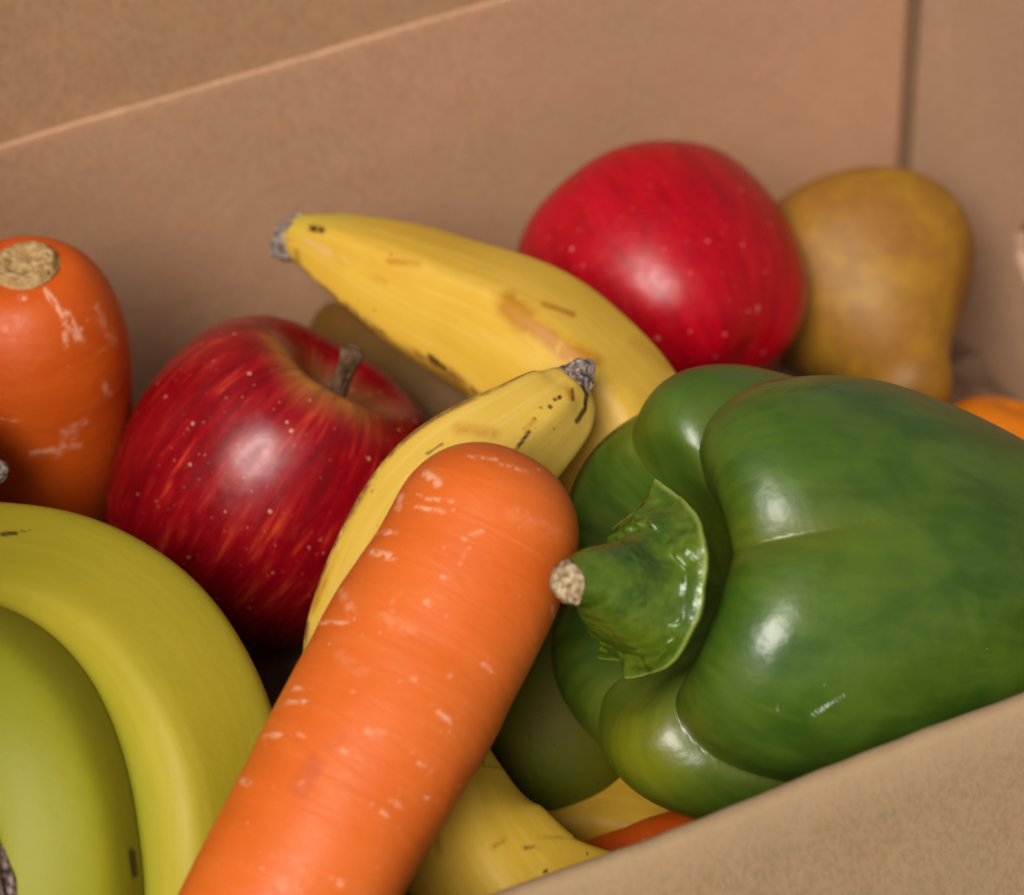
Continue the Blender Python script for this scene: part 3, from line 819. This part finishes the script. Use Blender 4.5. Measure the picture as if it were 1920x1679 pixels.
cre = sorted([((pth(d) % (2 * math.pi)), w, wb) for d, w, wb in CR])


def pepper_fn(s, th, r, z):
    tw = sgn * .30 * sstep(.15, .52, s)
    t = (th + tw) % (2 * math.pi) * np.ones_like(r)
    g = np.ones_like(r); bulge = np.zeros_like(r); cr = np.zeros_like(r)
    n = len(cre)
    sh = sstep(.08, .24, s) * (1 - sstep(.34, .62, s))          # shoulder
    body = sstep(.27, .46, s)
    bd = body * np.ones_like(r)
    for i in range(n):
        a, wa, wba = cre[i]; b, wb, wbb = cre[(i + 1) % n]
        span = (b - a) % (2 * math.pi)
        q = ((t - a) % (2 * math.pi)) / span
        ins = q < 1
        x_ = np.abs(2 * q.clip(0, 1) - 1)
        prof = (1 - x_ ** 2.1) ** .88 * (1 - bd) + (.5 + .5 * np.cos(math.pi * x_ ** 1.5)) * bd
        w = (wa * (1 - q) + wb * q) * (1 - bd) + (wba * (1 - q) + wbb * q) * bd
        g = np.where(ins, 1 - w * (1 - prof), g)
        big = span / 1.25
        bulge = np.where(ins, (big - 1) * prof, bulge)
        da = np.minimum(q, 1 - q) * span
        cr = np.where(ins, np.exp(-(da / .10) ** 2) * w * .7, cr)
    kr = .13 * sh + .085 * body + .08 * sstep(.75, .95, s)
    kz = .20 * sh
    r2 = r * (1 - kr * (1 - g) + .02 * bulge * (sh + body))
    z2 = z - kz * (1 - g) + .05 * bulge * sh
    pepper_fn.g = g; pepper_fn.cr = cr * (sh + .6 * sstep(.02, .1, s) * (1 - sh) * (1 - body))
    return r2, z2


V, s, th, r, z, fr = revolve(pc, pa, pref, RP, ppf, 460, 520, pepper_fn)
V = V + ((.0010 * nse(V, 55, 41) + .0007 * nse(V, 120, 43)) * np.ones(V.shape[:2]) * sstep(.3, .5, s)[:, None])[..., None] * (V - pc) / RP
root = thing('bell_pepper', 'large glossy green bell pepper lying on its side, thick curved stem', 'bell pepper', (pc[0], pc[1], V[..., 2].min()))
q = pix(V)
lime = np.clip(np.exp(-((q[..., 0] - 1200) / 110) ** 2 - ((q[..., 1] - 1410) / 120) ** 2) * .9 + .35 * np.exp(-((q[..., 0] - 1440) / 180) ** 2 - ((q[..., 1] - 1000) / 60) ** 2) + .5 * np.exp(-((q[..., 0] - 1180) / 50) ** 2 - ((q[..., 1] - 800) / 60) ** 2), 0, 1)
mesh_grid('body', V, m_pepper(), root, dict(par=par(s, th), lime=lime, crease=pepper_fn.cr,
          scuff=mark(V, [((1525, 1340), (1560, 1318), 4, .8), ((1560, 1318), (1583, 1304), 2.5, .5), ((1457, 1328), (1458, 1328), 4, .6)])), flip=True)


def m_calyx():
    t = NT('pepper_calyx'); o = t.obj(); n = t.noise(o, 90, 3, .6); p = t.attr('par', True); ln = t.noise(t.scale(p, (6, 6, 20)), 1., 3, .5)
    c = t.mix(t.step(n, .35, .65), (.038, .082, .004), (.085, .135, .007))
    c = t.mix(t.math('MULTIPLY', t.step(ln, .45, .7), .35), c, (.12, .18, .015))
    c = t.mix(t.attr('rim'), c, (.20, .25, .04))
    h = t.noise(o, 330, 3, .5)
    return t.out(c, .27, t.bump(t.math('MULTIPLY', h, 1.0), .0007, .6), spec=.55, sss=.05, sssr=(.3, 1, .1), ssc=.002)


M_CAL = m_calyx()
# stem: curved tube from the cut end, flaring into the star-shaped calyx
sp = [(1066, 1093, .490, 40), (1084, 1088, .492, 47), (1110, 1085, .4955, 60), (1140, 1094, .500, 78), (1168, 1106, .505, 98), (1190, 1110, .5090, 117), (1208, 1105, .5125, 138), (1221, 1098, .5155, 158), (1229, 1094, .517, 175)]
w = np.array([list(P(a, b, d)) + [rr_ * d / F] for a, b, d, rr_ in sp])
cc = crom(w, 150); C, R = cc[:, :3], cc[:, 3]
T = np.gradient(C, axis=0); T /= np.linalg.norm(T, axis=1)[:, None]
# blend ring planes from the tube direction into the calyx plane
bl = sstep(.45, .95, np.linspace(0, 1, 150))[:, None]
T = T * (1 - bl) - pa[None] * bl; T /= np.linalg.norm(T, axis=1)[:, None]
Nn = D(0, 1, 0)[None] - (T @ D(0, 1, 0))[:, None] * T; Nn /= np.linalg.norm(Nn, axis=1)[:, None]; Bb = np.cross(T, Nn)
nc = 260; th = np.linspace(0, 2 * math.pi, nc, endpoint=False); t = np.linspace(0, 1, 150)
sb = 1.0 if (Bb[-1] @ D(1, 0, 0)) > 0 else -1.0
pts_deg = [(97, .15, .34), (30, .03, .5), (-20, .02, .5), (-60, .03, .4), (-101, .10, .34), (-131, .20, .26), (150, .10, .4), (195, .0, .3)]
star = np.zeros(nc)
for dg, am, wd in pts_deg:
    tc = math.radians(90 - dg) * sb
    dd = np.abs((th - tc + math.pi) % (2 * math.pi) - math.pi)
    star = np.maximum(star, am * np.clip(1 - dd / wd, 0, 1) ** 1.3)
edge = sstep(.62, 1, t)[:, None]
ang = 1 + .05 * np.sin(5 * th + 1)[None] * sstep(.1, .6, t)[:, None] * (1 - edge) + (star - .02)[None] * edge * 1.0
V = C[:, None] + (R[:, None] * ang)[..., None] * (np.cos(th)[None, :, None] * Nn[:, None] + np.sin(th)[None, :, None] * Bb[:, None])
wr = (.0007 * nse(V, 800, 51) + .0006 * nse(V, 1500, 52)) * sstep(.48, .72, t)[:, None] * (1 - .9 * sstep(.84, .98, t)[:, None])
ribs = .0002 * np.cos(11 * th + 2 * np.sin(th))[None] * sstep(.5, .9, t)[:, None]
V = V + (wr + ribs)[..., None] * pa
# skirt lifts at the tips, then a thickness
lift = (star[None] * .012 + .0005) * edge
V = V + lift[..., None] * pa
rim = sstep(.965, 1, t)[:, None] * np.ones((1, nc))
back = V[::-1][:60] - pa * .0012
Vall = np.concatenate([V, back[1:]], 0)
rimA = np.concatenate([rim, rim[::-1][1:60]], 0); tA = np.concatenate([t, t[::-1][1:60]])
ksp = 84
pm = par(tA, th)
mesh_grid('stem', Vall[:ksp + 1], M_CAL, root, dict(par=pm[:ksp + 1], rim=rimA[:ksp + 1]), caps=False)
mesh_grid('calyx', Vall[ksp:], M_CAL, root, dict(par=pm[ksp:], rim=rimA[ksp:]), caps=False)
# corky cut end
rr = np.linspace(1e-3, 1, 30)[:, None]; e0 = C[0]; Te = -T[0]
Rr = R[0] * 1.10 * rr * (1 + .04 * np.sin(5 * th + 1)[None] * 1)
Ve = e0 + Te * .0 + Rr[..., None] * (np.cos(th)[None, :, None] * Nn[0] + np.sin(th)[None, :, None] * Bb[0])
hgt = (.0014 - .0013 * sstep(.7, 1, rr) - .0009 * sstep(.5, .2, rr)) + (.0007 * nse(Ve, 1100, 61) + .0004 * nse(Ve, 2600, 62)) * (1 - .4 * rr)
Ve = Ve + hgt[..., None] * Te
mesh_grid('cut_end', Ve, m_simple('pepper_stem_cork', (.16, .09, .05), (.52, .42, .24), .8, 650, .0012, 900, spec=.2), root, caps=True)

# ------------------------------------------------------------------ ground under the box
gm = m_simple('ground_concrete', (.24, .23, .21), (.31, .30, .28), .9, 6, .002, 90)
me = bpy.data.meshes.new('ground'); g = 30
me.from_pydata([(-g, -g, 0), (g, -g, 0), (g, g, 0), (-g, g, 0)], [], [(0, 1, 2, 3)]); me.materials.append(gm)
o = bpy.data.objects.new('ground', me); COL.objects.link(o); o.location = (0, 0, ZF - .0045); o['kind'] = 'structure'
